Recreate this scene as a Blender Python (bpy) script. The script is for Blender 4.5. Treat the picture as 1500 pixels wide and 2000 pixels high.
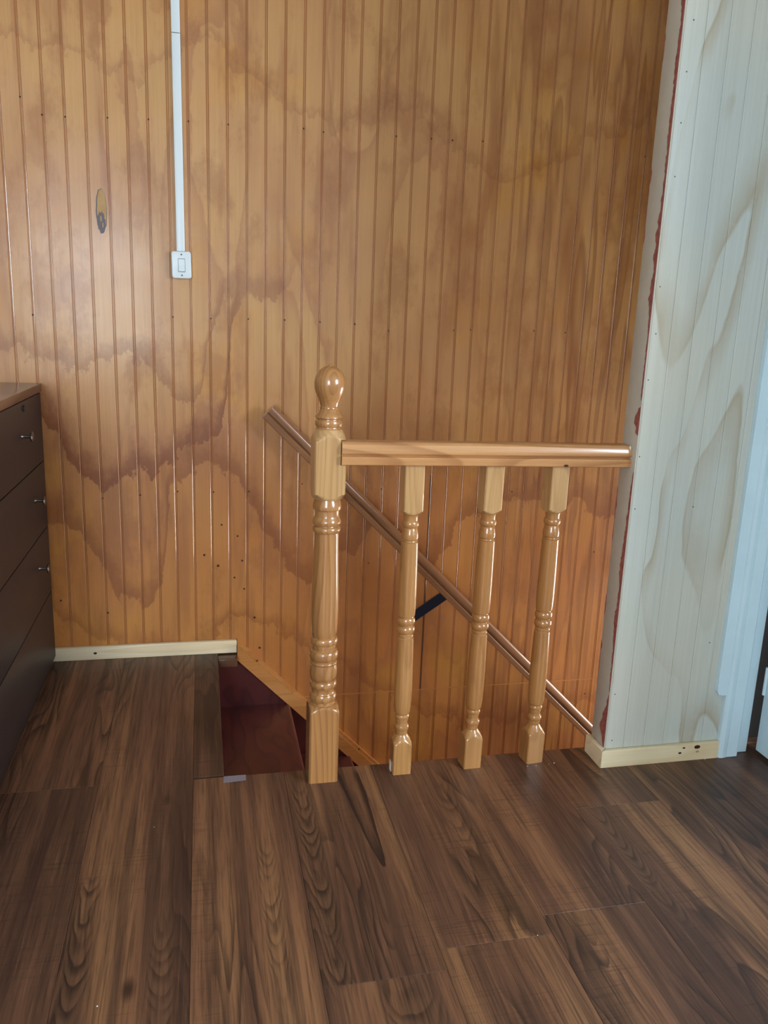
import bpy, bmesh, math, random
from mathutils import Vector, Matrix
for o in list(bpy.data.objects): bpy.data.objects.remove(o)
random.seed(7)
SC = bpy.context.scene
COL = SC.collection

# ------------------------------------------------------------------ camera
PITCH, ROLL, YAW, FPX, EYE = 0.231005914, 0.0384272136, 0.224700952, 1588.32363, 1.14
cy, sy, cp, sp, cr, sr = math.cos(YAW), math.sin(YAW), math.cos(PITCH), math.sin(PITCH), math.cos(ROLL), math.sin(ROLL)
FW = Vector((sy*cp, cy*cp, -sp)); R0 = Vector((cy, -sy, 0)); U0 = R0.cross(FW)
RT = cr*R0 + sr*U0; UP = -sr*R0 + cr*U0
cam = bpy.data.cameras.new('camera'); co = bpy.data.objects.new('camera', cam); COL.objects.link(co)
cam.sensor_fit = 'AUTO'; cam.sensor_width = 36; cam.lens = 36*FPX/2000; cam.clip_start = 0.02
m = Matrix.Identity(4)
for i in range(3):
    m[i][0], m[i][1], m[i][2] = RT[i], UP[i], -FW[i]
m[2][3] = EYE
co.matrix_world = m
SC.camera = co

# ------------------------------------------------------------------ world, lights, exposure
SC.view_settings.view_transform = 'Standard'; SC.view_settings.look = 'None'
SC.view_settings.gamma = 1; SC.view_settings.use_curve_mapping = False
SC.view_settings.exposure = 0.0
w = bpy.data.worlds.new('sky'); SC.world = w; w.use_nodes = True
w.node_tree.nodes['Background'].inputs[0].default_value = (0.62, 0.80, 1.0, 1)
w.node_tree.nodes['Background'].inputs[1].default_value = 1.2
def area(name, loc, target, sx, sz, power, col):
    l = bpy.data.lights.new(name, 'AREA'); l.shape = 'RECTANGLE'; l.size = sx; l.size_y = sz
    l.energy = power; l.color = col
    o = bpy.data.objects.new(name, l); COL.objects.link(o); o.location = loc
    o.rotation_euler = (Vector(target)-Vector(loc)).to_track_quat('-Z', 'Y').to_euler()
    return o
REAR = -2.2; CEIL = 2.42
area('window_daylight', (-0.86, REAR+0.03, 1.40), (-0.80, 3, 1.30), 0.78, 1.08, 78, (0.82, 0.91, 1.0))
area('window_daylight', (2.97, -0.80, 1.58), (0.0, 0.6, 1.2), 1.3, 1.1, 150, (0.80, 0.90, 1.0))
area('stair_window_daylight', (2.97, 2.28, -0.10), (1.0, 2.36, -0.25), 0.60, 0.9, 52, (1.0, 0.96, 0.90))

# ------------------------------------------------------------------ object helpers
def link(name, me, mat=None, parent=None):
    o = bpy.data.objects.new(name, me); COL.objects.link(o)
    if mat is not None and not me.materials: me.materials.append(mat)
    if parent is not None: o.parent = parent
    return o
def mesh(name, verts, faces, smooth=None):
    me = bpy.data.meshes.new(name); me.from_pydata(verts, [], faces); me.update()
    bm = bmesh.new(); bm.from_mesh(me); bmesh.ops.recalc_face_normals(bm, faces=bm.faces); bm.to_mesh(me); bm.free()
    if smooth:
        me.polygons.foreach_set('use_smooth', [True]*len(me.polygons)); me.set_sharp_from_angle(angle=math.radians(smooth))
    return me
def bmesh_me(name, bm, smooth=None):
    me = bpy.data.meshes.new(name); bmesh.ops.recalc_face_normals(bm, faces=bm.faces); bm.to_mesh(me); bm.free()
    if smooth:
        me.polygons.foreach_set('use_smooth', [True]*len(me.polygons)); me.set_sharp_from_angle(angle=math.radians(smooth))
    return me
def add_box(bm, x0, x1, y0, y1, z0, z1, bev=0, seg=2):
    r = bmesh.ops.create_cube(bm, size=1); vs = r['verts']
    for v in vs:
        v.co = Vector(((x0+x1)/2+v.co.x*(x1-x0), (y0+y1)/2+v.co.y*(y1-y0), (z0+z1)/2+v.co.z*(z1-z0)))
    if bev:
        es = list({e for v in vs for e in v.link_edges})
        bmesh.ops.bevel(bm, geom=es, offset=bev, segments=seg, affect='EDGES', profile=0.5)
def box(name, x0, x1, y0, y1, z0, z1, mat, parent=None, bev=0, seg=2):
    bm = bmesh.new(); add_box(bm, x0, x1, y0, y1, z0, z1, bev, seg)
    return link(name, bmesh_me(name, bm, 40 if bev else None), mat, parent)
def prism(name, pts, axis, a0, a1, mat, parent=None, smooth=None):
    """pts = 2D outline; axis 'x': pts are (y,z); 'y': (x,z); 'z': (x,y)"""
    n = len(pts)
    def P(p, a): return {'x': (a, p[0], p[1]), 'y': (p[0], a, p[1]), 'z': (p[0], p[1], a)}[axis]
    vs = [P(p, a0) for p in pts]+[P(p, a1) for p in pts]
    fs = [(i, (i+1) % n, n+(i+1) % n, n+i) for i in range(n)]+[tuple(range(n)), tuple(range(n, 2*n))]
    return link(name, mesh(name, vs, fs, smooth), mat, parent)
def empty(name, loc=(0, 0, 0), rot=(0, 0, 0)):
    o = bpy.data.objects.new(name, None); COL.objects.link(o); o.location = loc; o.rotation_euler = rot
    o.empty_display_size = 0.05
    return o
def tag(o, label, cat=None, group=None):
    o['label'] = label
    if cat: o['category'] = cat
    if group: o['group'] = group
    return o
def struct(o, label=None, cat=None):
    o['kind'] = 'structure'
    if label: o['label'] = label
    if cat: o['category'] = cat
    return o

# ------------------------------------------------------------------ shader helpers
class NT:
    def __init__(s, name):
        s.m = bpy.data.materials.new(name); s.m.use_nodes = True
        s.t = s.m.node_tree; s.t.nodes.clear()
        s.out = s.t.nodes.new('ShaderNodeOutputMaterial'); s.b = s.t.nodes.new('ShaderNodeBsdfPrincipled')
        s.t.links.new(s.b.outputs[0], s.out.inputs[0])
    def put(s, inp, v):
        if hasattr(v, 'is_output'): s.t.links.new(v, inp)
        elif isinstance(v, tuple) and inp.type == 'RGBA' and len(v) == 3: inp.default_value = (*v, 1)
        else: inp.default_value = v
    def n(s, typ, out=0, props=None, **kw):
        nd = s.t.nodes.new(typ)
        for k, v in (props or {}).items(): setattr(nd, k, v)
        for k, v in kw.items():
            key = int(k[1:]) if k[0] == 'i' and k[1:].isdigit() else k.replace('_', ' ')
            s.put(nd.inputs[key], v)
        return nd.outputs[out]
    def math(s, op, a, b=0.0, c=0.0): return s.n('ShaderNodeMath', props={'operation': op}, i0=a, i1=b, i2=c)
    def add(s, a, b): return s.math('ADD', a, b)
    def mul(s, a, b): return s.math('MULTIPLY', a, b)
    def sub(s, a, b): return s.math('SUBTRACT', a, b)
    def vmul(s, v, k): return s.n('ShaderNodeVectorMath', props={'operation': 'MULTIPLY'}, i0=v, i1=k)
    def vadd(s, v, k): return s.n('ShaderNodeVectorMath', props={'operation': 'ADD'}, i0=v, i1=k)
    def noise(s, v, scale=1.0, detail=2.0, rough=0.5, dist=0.0, out=0):
        return s.n('ShaderNodeTexNoise', out, Vector=v, Scale=scale, Detail=detail, Roughness=rough, Distortion=dist)
    def ramp(s, f, stops, interp='LINEAR'):
        nd = s.t.nodes.new('ShaderNodeValToRGB'); nd.color_ramp.interpolation = interp
        cr_ = nd.color_ramp
        while len(cr_.elements) < len(stops): cr_.elements.new(0.5)
        for e, (p, c) in zip(cr_.elements, stops):
            e.position = p; e.color = (c, c, c, 1) if not isinstance(c, tuple) else (*c, 1)
        s.put(nd.inputs[0], f); return nd.outputs[0]
    def mix(s, f, a, b, mode='MIX'):
        nd = s.t.nodes.new('ShaderNodeMix'); nd.data_type = 'RGBA'; nd.blend_type = mode
        s.put(nd.inputs[0], f); s.put(nd.inputs[6], a); s.put(nd.inputs[7], b); return nd.outputs[2]
    def maprange(s, v, a, b, c=0.0, d=1.0, smooth=False):
        return s.n('ShaderNodeMapRange', props={'interpolation_type': 'SMOOTHSTEP' if smooth else 'LINEAR'},
                   Value=v, From_Min=a, From_Max=b, To_Min=c, To_Max=d)
    def curve(s, v, pts):
        nd = s.t.nodes.new('ShaderNodeFloatCurve'); c = nd.mapping.curves[0]
        c.points[0].location = pts[0]; c.points[1].location = pts[-1]
        for p in pts[1:-1]: c.points.new(*p)
        nd.mapping.update(); s.put(nd.inputs[1], v); return nd.outputs[0]
    def pos(s): return s.n('ShaderNodeNewGeometry', 0)
    def obj(s): return s.n('ShaderNodeTexCoord', 3)
    def sep(s, v):
        nd = s.t.nodes.new('ShaderNodeSeparateXYZ'); s.put(nd.inputs[0], v); return nd.outputs
    def rnd(s): return s.n('ShaderNodeObjectInfo', 5)
    def bump(s, h, dist, strength=1.0): return s.n('ShaderNodeBump', Height=h, Distance=dist, Strength=strength)
    def fin(s, color, rough=0.5, normal=None, spec=0.5, coat=0.0, coat_rough=0.1, metal=0.0):
        s.put(s.b.inputs['Base Color'], color); s.put(s.b.inputs['Roughness'], rough)
        s.put(s.b.inputs['Specular IOR Level'], spec); s.put(s.b.inputs['Metallic'], metal)
        s.put(s.b.inputs['Coat Weight'], coat); s.put(s.b.inputs['Coat Roughness'], coat_rough)
        if normal is not None: s.put(s.b.inputs['Normal'], normal)
        return s.m
def lin(r, g, b):
    return tuple(((c/255)/12.92 if c/255 <= 0.04045 else (((c/255)+0.055)/1.055)**2.4) for c in (r, g, b))

def simple(name, col, rough=0.5, spec=0.5, metal=0.0, var=0.0, scale=20, coat=0.0):
    t = NT(name); c = lin(*col)
    if var:
        n = t.noise(t.pos(), scale, 4, 0.6)
        c = t.mix(t.maprange(n, 0.3, 0.7), tuple(x*(1-var) for x in c), tuple(min(1, x*(1+var)) for x in c))
    return t.fin(c, rough, None, spec, coat, 0.1, metal)

# --- varnished rotary-cut plywood of the panelled wall
def wall_wood():
    t = NT('varnished_plywood'); P = t.pos(); s = t.sep(P); X, Z = s[0], s[2]
    # rotary-cut figure: contour bands of a slow, vertically stretched field
    v = t.vmul(P, (3.4, 1.0, 0.85))
    wn = t.noise(P, 5.0, 3, 0.6); fine = t.noise(P, 34.0, 3, 0.6)
    f = t.noise(v, 1.0, 2.5, 0.5, 0.35)
    f = t.add(t.mul(f, 5.0), t.add(t.mul(wn, 0.30), t.mul(fine, 0.14)))
    saw = t.math('FRACT', f)
    fig = t.ramp(saw, [(0.0, 0.0), (0.35, 0.06), (0.75, 0.45), (0.92, 1.0), (0.955, 0.10), (1.0, 0.0)])
    msk = t.maprange(t.noise(t.vmul(P, (1.5, 1, 1.1)), 1.6, 2, 0.5), 0.38, 0.56, 0.12, 1.0, True)
    fig = t.mul(fig, msk)
    # straight vertical growth bands on the right-hand side
    rv = t.noise(t.vadd(t.vmul(P, (15.0, 1.0, 1.0)), (3.1, 0, 0.7)), 1.0, 2, 0.5, 0.5)
    rsaw = t.math('FRACT', t.mul(rv, 4.0))
    rfig = t.mul(t.ramp(rsaw, [(0, 0.0), (0.55, 0.35), (0.85, 1.0), (0.95, 0.25), (1, 0.0)]), t.maprange(X, 0.70, 1.25, 0.0, 1.0, True))
    # tide-mark stains: sharp wavy lower border, fading upwards
    xs = t.maprange(X, -0.6, 1.6); zs = t.math('DIVIDE', t.add(Z, 0.6), 2.8)
    w1 = t.noise(t.vmul(P, (1.0, 1.0, 0.6)), 11.0, 6, 0.68); w2 = t.noise(t.vmul(P, (1, 1, 0.5)), 4.0, 3, 0.6)
    wob = t.add(t.mul(t.sub(w1, 0.5), 0.10), t.mul(t.sub(w2, 0.5), 0.02))
    def tide(pts, fade, amt, sharp=0.003, x0=-3.0, x1=3.0):
        c = t.curve(xs, [((x+0.6)/2.2, (z+0.6)/2.8) for x, z in pts])
        d = t.add(t.sub(zs, c), wob)
        up = t.maprange(d, 0.0, sharp); dn = t.maprange(d, fade*0.12, fade, 1.0, 0.0, True)
        lim = t.mul(t.maprange(X, x0-0.03, x0+0.03), t.maprange(X, x1-0.05, x1+0.03, 1.0, 0.0))
        return t.mul(t.mul(t.mul(up, dn), lim), amt)
    st = tide([(-0.6, 0.74), (-0.47, 0.80), (-0.40, 0.66), (-0.30, 0.585), (-0.22, 0.64), (-0.10, 0.64), (-0.02, 0.69), (0.06, 0.78), (0.085, 0.96), (0.11, 1.15), (0.3, 1.3), (1.6, 1.4)], 0.050, 1.0, 0.003, -3.0, 0.13)
    st2 = tide([(-0.6, 0.50), (-0.40, 0.44), (-0.27, 0.22), (-0.19, 0.18), (-0.14, 0.24), (-0.1, 0.55), (0.0, 0.62), (0.08, 0.60), (0.16, 0.50), (0.30, 0.28), (0.36, 0.22), (0.42, 0.34), (0.52, 0.36), (0.60, 0.44), (0.75, 0.30), (1.0, 0.5), (1.6, 0.4)], 0.055, 0.7)
    st3 = tide([(-0.6, 0.30), (-0.30, 0.05), (-0.14, 0.0), (0.0, 0.03), (0.12, 0.10), (0.25, 0.05), (0.5, -0.1), (0.75, -0.28), (1.0, -0.36), (1.3, -0.3), (1.6, -0.3)], 0.03, 0.5)
    st4 = tide([(-0.6, 1.02), (-0.35, 0.96), (-0.18, 0.98), (-0.02, 0.84), (0.02, 1.02), (0.06, 1.14), (0.12, 1.20), (0.2, 1.16), (0.35, 1.42), (0.6, 1.60), (0.9, 1.52), (1.05, 1.7), (1.6, 1.9)], 0.035, 0.55, 0.003, -3.0, 0.30)
    st5 = tide([(-0.6, 1.9), (-0.2, 1.82), (0.05, 1.88), (0.25, 1.78), (0.4, 1.70), (0.6, 1.78), (0.8, 1.70), (0.95, 1.60), (1.1, 1.66), (1.6, 1.9)], 0.022, 0.35)
    stain = t.math('MAXIMUM', t.math('MAXIMUM', st, st2), t.math('MAXIMUM', st3, t.math('MAXIMUM', st4, st5)))
    # colours
    warm = t.maprange(t.noise(P, 2.3, 2, 0.5), 0.35, 0.65)
    base = t.mix(warm, lin(184, 134, 84), lin(196, 150, 92))
    low = t.mix(warm, lin(176, 108, 52), lin(192, 128, 62))
    base = t.mix(t.maprange(t.add(Z, t.mul(t.sub(w2, 0.5), 0.5)), 0.35, 1.05, 1.0, 0.0, True), base, low)  # paler, greyer upper wall: window sheen put into the colour
    yel = t.maprange(t.noise(t.vadd(P, (4.3, 0, 1.7)), 3.2, 3, 0.55), 0.56, 0.72, 0.0, 0.55, True)
    base = t.mix(yel, base, lin(196, 140, 56))
    grain = t.noise(t.vmul(P, (170.0, 1.0, 3.0)), 1.0, 3, 0.6)
    base = t.mix(t.maprange(grain, 0.3, 0.7, 0.0, 0.16), base, lin(140, 84, 40))
    c = t.mix(t.mul(fig, 0.46), base, lin(148, 90, 54))
    c = t.mix(t.mul(rfig, 0.62), c, lin(128, 80, 46))
    blot = t.maprange(t.noise(t.vmul(P, (1, 1, 0.6)), 6.0, 5, 0.68), 0.50, 0.66, 0.0, 0.48, True)
    c = t.mix(blot, c, lin(146, 90, 46))
    feather = t.maprange(t.noise(t.vmul(P, (13.0, 1.0, 1.6)), 1.0, 4, 0.62, 0.3), 0.50, 0.68, 0.0, 0.45, True)
    c = t.mix(feather, c, lin(142, 86, 48))
    c = t.mix(t.mul(stain, 0.80), c, lin(120, 60, 22))
    rough = t.maprange(t.noise(P, 6, 3, 0.6), 0.3, 0.7, 0.38, 0.56)
    h = t.add(t.mul(grain, 0.3), t.noise(P, 9.0, 3, 0.5))
    return t.fin(c, rough, t.bump(h, 0.0022, 0.6), 0.5, 0.28, 0.20)

def groove_wood():
    t = NT('groove_varnish'); P = t.pos()
    n = t.noise(t.vmul(P, (20, 1, 6)), 1.0, 3, 0.6)
    c = t.mix(n, lin(140, 82, 44), lin(178, 116, 70))
    return t.fin(c, 0.22, None, 0.6, 0.8, 0.08)

def pale_wood():
    t = NT('whitewashed_plywood'); P = t.pos(); s = t.sep(P)
    wn = t.noise(P, 5.0, 3, 0.6)
    f = t.noise(t.vmul(P, (3.6, 1.0, 0.75)), 1.0, 2.0, 0.5, 0.4)
    f = t.add(t.mul(f, 6.0), t.mul(wn, 0.25))
    saw = t.math('FRACT', f)
    fig = t.ramp(saw, [(0.0, 0.0), (0.6, 0.0), (0.88, 0.55), (0.94, 0.85), (0.98, 0.0), (1, 0)])
    fig = t.mul(fig, t.maprange(t.noise(P, 2.4, 2), 0.38, 0.52, 0.2, 1.0, True))
    g = t.noise(t.vmul(P, (150.0, 1, 2.5)), 1.0, 3, 0.6)
    base = t.mix(t.maprange(t.noise(P, 1.7, 2), 0.35, 0.65), lin(196, 205, 202), lin(206, 207, 196))
    base = t.mix(t.maprange(g, 0.3, 0.7, 0, 0.20), base, lin(160, 160, 142))
    c = t.mix(t.mul(fig, 0.70), base, lin(158, 138, 98))
    rings = t.noise(P, 26, 4, 0.7)
    c = t.mix(t.maprange(rings, 0.60, 0.72, 0.0, 0.25), c, lin(200, 205, 200))
    return t.fin(c, 0.5, t.bump(g, 0.0006, 0.5), 0.4)

def pine(name, c0, c1, cdark, axis=2, rough=0.28, coat=0.5, ring=26.0, seed=0.0, dark=0.5, useobj=True):
    """varnished pine with straight growth lines running along an axis"""
    t = NT(name); P = t.obj() if useobj else t.pos()
    k = [7.0, 7.0, 7.0]; k[axis] = 0.55
    off = t.n('ShaderNodeCombineXYZ', 0, X=t.mul(t.rnd(), 7.0), Y=t.mul(t.rnd(), 3.0), Z=seed)
    v = t.vadd(t.vmul(P, tuple(k)), off)
    n = t.noise(v, 1.0, 1.5, 0.5, 0.2)
    saw = t.math('FRACT', t.mul(n, ring))
    g = t.ramp(saw, [(0.0, 0.0), (0.5, 0.15), (0.82, 0.9), (0.92, 1.0), (1.0, 0.0)])
    k2 = [260.0]*3; k2[axis] = 5.0
    fi = t.noise(t.vmul(P, tuple(k2)), 1.0, 2, 0.5)
    base = t.mix(t.maprange(t.noise(t.vmul(v, (0.5, 0.5, 1.0)), 1.0, 2), 0.35, 0.65), lin(*c0), lin(*c1))
    c = t.mix(t.mul(g, dark), base, lin(*cdark)); c = t.mix(t.maprange(fi, 0.4, 0.7, 0, 0.22), c, lin(*cdark))
    return t.fin(c, rough, t.bump(fi, 0.0003, 0.4), 0.5, coat, 0.10)

LEAF = (0.370, 1.475, 0.352, 1.885)
def laminate():
    t = NT('brown_laminate'); P = t.obj(); r = t.rnd()
    off = t.n('ShaderNodeCombineXYZ', 0, X=t.mul(r, 37.0), Y=t.mul(r, 91.0), Z=t.mul(r, 13.0))
    v = t.vadd(t.vmul(P, (6.5, 0.85, 1.0)), off)
    f = t.noise(v, 1.0, 2.0, 0.5, 0.35)
    wob = t.noise(t.vadd(t.vmul(P, (26, 5, 1)), off), 1.0, 3, 0.6)
    f2 = t.add(t.mul(f, 19.0), t.mul(wob, 0.5))
    saw = t.math('FRACT', f2)
    fig = t.ramp(saw, [(0, 0.0), (0.45, 0.2), (0.8, 0.75), (0.93, 1.0), (1.0, 0.0)])
    streak = t.noise(t.vadd(t.vmul(P, (34, 0.8, 1)), off), 1.0, 4, 0.65)
    fine = t.noise(t.vadd(t.vmul(P, (230, 6.0, 1)), off), 1.0, 3, 0.7)
    saws = t.noise(t.vadd(t.vmul(P, (9.0, 210.0, 1)), off), 1.0, 2, 0.6)
    big = t.noise(t.vadd(t.vmul(P, (7.0, 0.55, 1)), off), 1.0, 2, 0.5)
    base = t.ramp(big, [(0.32, lin(84, 56, 43)), (0.44, lin(114, 78, 57)), (0.55, lin(132, 90, 62)), (0.68, lin(154, 110, 72))])
    c = t.mix(t.maprange(streak, 0.44, 0.60, 0.0, 0.70), base, lin(76, 50, 38))
    reg = t.maprange(t.noise(t.vadd(t.vmul(P, (6.0, 1.1, 1)), off), 1.0, 1), 0.47, 0.60, 0.06, 1.0, True)
    c = t.mix(t.mul(t.mul(fig, reg), 0.80), c, lin(40, 27, 24))
    c = t.mix(t.maprange(fine, 0.48, 0.66, 0.0, 0.60), c, lin(52, 35, 28))
    c = t.mix(t.maprange(fine, 0.28, 0.42, 0.35, 0.0), c, lin(150, 112, 78))
    sm = t.mul(t.maprange(saws, 0.55, 0.75, 0, 1.0), t.maprange(t.noise(t.vadd(t.vmul(P, (6, 3.0, 1)), off), 1.0, 1), 0.48, 0.58, 0.0, 0.55))
    c = t.mix(sm, c, lin(46, 32, 27))
    # cathedral (nested U) figure in a few places, as the printed boards show it
    sp_ = t.sep(P); wz = t.noise(t.vmul(P, (18, 6, 1)), 1.0, 3, 0.6); wx = t.sub(wz, 0.5); slow = t.noise(t.vmul(P, (4, 5.0, 1)), 1.0, 2, 0.6)
    patch = t.maprange(t.noise(t.vmul(P, (22, 9.0, 1)), 1.0, 3, 0.6), 0.34, 0.60, 0.15, 1.0, True)
    for xc, hw, ya, yb, cc, fr, amt in [(0.226, 0.028, 1.17, 1.86, 60, 26, 0.85), (-0.232, 0.026, 1.10, 1.55, 60, 24, 0.80), (-0.085, 0.026, 1.12, 1.40, 45, 26, 0.60), (0.575, 0.036, 1.45, 1.80, 40, 24, 0.50), (0.920, 0.026, 1.22, 1.60, 60, 30, 0.70), (0.124, 0.028, 1.16, 1.60, 70, 28, 0.60), (0.345, 0.070, 0.95, 1.165, 14, 34, 0.55)]:
        dx = t.add(t.sub(sp_[0], xc), t.mul(wx, 0.018))
        ph = t.mul(t.add(t.sub(sp_[1], t.mul(t.mul(dx, dx), float(cc)*2.6)), t.add(t.mul(wx, 0.03), t.mul(slow, 0.26))), float(fr)*0.72)
        band = t.ramp(t.math('FRACT', ph), [(0, 0.15), (0.35, 0.2), (0.75, 0.9), (0.9, 1.0), (1, 0.15)])
        mk = t.maprange(t.math('ABSOLUTE', dx), hw*0.55, hw, 1.0, 0.0, True)
        mk = t.mul(mk, t.mul(t.maprange(sp_[1], ya-0.03, ya+0.03), t.mul(patch, t.maprange(sp_[1], yb-0.05, yb+0.03, 1.0, 0.0))))
        c = t.mix(t.mul(t.mul(band, mk), amt), c, lin(42, 29, 25))
        c = t.mix(t.mul(t.mul(t.sub(1.0, band), mk), amt*0.35), c, lin(150, 108, 72))
    # the long dark leaf-shaped figure in front of the newel post
    ly = t.maprange(sp_[1], LEAF[1], LEAF[3])
    lx = t.sub(sp_[0], t.maprange(ly, 0.0, 1.0, LEAF[0], LEAF[2]))
    wdt = t.mul(t.math('POWER', ly, 0.55), 0.030)
    q = t.math('DIVIDE', t.math('ABSOLUTE', t.add(lx, t.mul(wx, 0.012))), t.add(wdt, 0.0005))
    rim = t.ramp(q, [(0.0, 0.15), (0.45, 0.25), (0.72, 0.95), (0.95, 1.0), (1.0, 0.0)])
    tip = t.mul(t.maprange(ly, 0.10, 0.45, 1.0, 0.0), t.maprange(q, 0.9, 1.0, 1.0, 0.0))
    lf2 = t.mul(t.math('MAXIMUM', rim, tip), t.mul(t.maprange(ly, 0.0, 0.02), t.maprange(ly, 0.9, 1.0, 1.0, 0.0)))
    c = t.mix(t.mul(lf2, 0.9), c, lin(38, 27, 27))
    # small knots
    vo = t.t.nodes.new('ShaderNodeTexVoronoi'); t.put(vo.inputs['Vector'], t.vadd(t.vmul(P, (3.4, 1.5, 1)), off)); vo.inputs['Scale'].default_value = 1.0
    kn = t.maprange(vo.outputs['Distance'], 0.018, 0.06, 0.85, 0.0, True)
    c = t.mix(kn, c, lin(26, 17, 15))
    tone = t.maprange(r, 0, 1, 0.84, 1.0)
    hs = t.t.nodes.new('ShaderNodeHueSaturation'); t.put(hs.inputs['Color'], c); t.put(hs.inputs['Value'], tone); hs.inputs['Saturation'].default_value = 0.96
    h = t.add(fine, t.mul(fig, 0.5))
    return t.fin(hs.outputs[0], t.maprange(streak, 0.3, 0.7, 0.36, 0.50), t.bump(h, 0.0005, 0.35), 0.5)

def red_paint():
    t = NT('red_oxide_varnish'); P = t.pos()
    f = t.noise(t.vmul(P, (5.0, 1.3, 4.0)), 1.0, 2, 0.5, 0.5)
    saw = t.math('FRACT', t.mul(f, 9.0))
    fig = t.ramp(saw, [(0, 0), (0.5, 0.2), (0.85, 1.0), (1, 0)])
    c = t.mix(t.mul(fig, 0.7), lin(88, 40, 36), lin(54, 23, 26))
    c = t.mix(t.maprange(t.noise(P, 5, 3), 0.4, 0.7, 0, 0.5), c, lin(70, 29, 34))
    return t.fin(c, 0.35, t.bump(fig, 0.0003, 0.3), 0.5)

M = dict(
    wall=wall_wood(), groove=groove_wood(), pale=pale_wood(), lam=laminate(), red=red_paint(),
    newel=pine('newel_pine', (172, 120, 70), (186, 138, 86), (122, 76, 42), 2, 0.26, 0.6, 34, 1.3, 0.45),  # newel and bal: browner wood, with dimmer light low down in the colour
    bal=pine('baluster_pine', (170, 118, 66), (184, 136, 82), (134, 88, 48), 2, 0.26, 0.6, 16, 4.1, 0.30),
    rail=pine('rail_pine', (184, 128, 78), (200, 150, 100), (138, 84, 46), 0, 0.28, 0.5, 16, 2.2, 0.50),
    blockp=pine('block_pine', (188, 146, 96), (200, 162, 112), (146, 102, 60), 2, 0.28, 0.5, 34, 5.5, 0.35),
    wrail=pine('wall_rail_pine', (138, 94, 62), (154, 110, 74), (98, 62, 40), 0, 0.28, 0.5, 12, 2.9, 0.45),
    skirt=pine('skirt_pine', (186, 124, 66), (200, 142, 82), (150, 92, 48), 0, 0.32, 0.4, 12, 6.0, 0.35),
    base=pine('raw_pine', (226, 212, 178), (236, 222, 190), (204, 174, 124), 0, 0.55, 0.0, 9, 9.0, 0.40),
    white=simple('white_trim_paint', (206, 232, 244), 0.35, 0.5, 0, 0.03, 9),
    plastic=simple('white_plastic', (214, 226, 232), 0.35),
    plaster=simple('pale_wall_paint', (186, 182, 170), 0.8),
    ceiling=simple('ceiling_paint', (200, 196, 186), 0.9),
    strip=simple('whitewashed_end_strip', (196, 192, 180), 0.5, 0.4, 0, 0.06, 14),
    redstreak=simple('red_primer', (156, 92, 84), 0.7, 0.3, 0, 0.30, 90),
    cab=simple('dark_laminate', (31, 22, 22), 0.45, 0.35, 0, 0.06, 5),
    cabtop=simple('walnut_laminate', (92, 64, 48), 0.20, 0.5, 0, 0.12, 12),
    dark=simple('dark_gap', (26, 20, 18), 0.8),
    chrome=simple('brushed_metal', (110, 104, 100), 0.35, 0.5, 1.0),
    steel=simple('navy_painted_steel', (36, 42, 58), 0.4, 0.5),
    screw=simple('dull_screw', (70, 84, 100), 0.45, 0.5, 0.4),
    tape=simple('grey_tape', (132, 128, 140), 0.45),
    caulk=simple('white_caulk', (230, 228, 218), 0.5),
    nail=simple('nail_hole_dark', (52, 24, 12), 0.7),
    filler=simple('tan_filler', (176, 142, 96), 0.6, 0.3, 0, 0.12, 40),
    knot=simple('dark_knot', (62, 48, 56), 0.4, 0.5, 0, 0.35, 160),
    frame=simple('window_frame_white', (225, 228, 228), 0.4),
    glassy=None)
g = NT('window_glass'); g.b.inputs['Transmission Weight'].default_value = 1.0
M['glassy'] = g.fin((1, 1, 1), 0.0, None, 0.5)

# ------------------------------------------------------------------ dimensions
WY = 2.69            # face of the panelled wall
FE = 1.887           # front floor edge of the stair opening
OX = 0.042           # left floor edge of the stair opening
SX, SY0, SY1 = 1.04, 1.79, 1.865     # stub wall: left end, front face, rear face
PITCHW = 0.0577      # groove spacing
ZB = -2.1            # lower storey floor
LX, RX = -1.30, 3.0

# ------------------------------------------------------------------ floor: planks
floor = struct(empty('floor')); floor['label'] = 'dark brown wood-look laminate floor planks'
sub = bmesh.new()
for b in [(LX, OX-0.004, REAR, WY+0.003), (OX-0.024, SX, REAR, FE-0.004), (SX, RX, REAR, SY0+0.05)]:
    add_box(sub, b[0], b[1]-(0.02 if abs(b[1]-OX+0.004) < 1e-6 else 0), b[2], b[3], -0.06, -0.0085)
link('subfloor', bmesh_me('subfloor', sub), M['dark'], floor)
seams = [-1.30, -1.171, -0.9435, -0.7162, -0.489, -0.2615, -0.0340, 0.1933, 0.4205, 0.6478, 0.8750, 1.1023, 1.3295, 1.5568, 1.784, 2.0113, 2.2386, 2.4659, 2.6932, 3.0]
joints = {4: [1.894, 0.62], 5: [0.75], 6: [FE+0.010, 0.66], 7: [1.180, -0.1], 8: [1.232, -0.03], 9: [1.283, 0.02], 10: [1.614, 0.35], 11: [0.9, -0.4], 12: [1.33, 0.1]}
GAP = 0.00025
def plank_mesh(x0, x1, y0, y1):
    bm = bmesh.new(); b = 0.0004
    z1, z0 = 0.0, -0.008
    vs = [(x0, y0, z0), (x1, y0, z0), (x1, y1, z0), (x0, y1, z0), (x0, y0, z1-b), (x1, y0, z1-b), (x1, y1, z1-b), (x0, y1, z1-b),
          (x0+b, y0+b, z1), (x1-b, y0+b, z1), (x1-b, y1-b, z1), (x0+b, y1-b, z1)]
    fs = [(0, 1, 5, 4), (1, 2, 6, 5), (2, 3, 7, 6), (3, 0, 4, 7), (4, 5, 9, 8), (5, 6, 10, 9), (6, 7, 11, 10), (7, 4, 8, 11), (8, 9, 10, 11), (3, 2, 1, 0)]
    return mesh('floor_plank', vs, fs)
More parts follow.
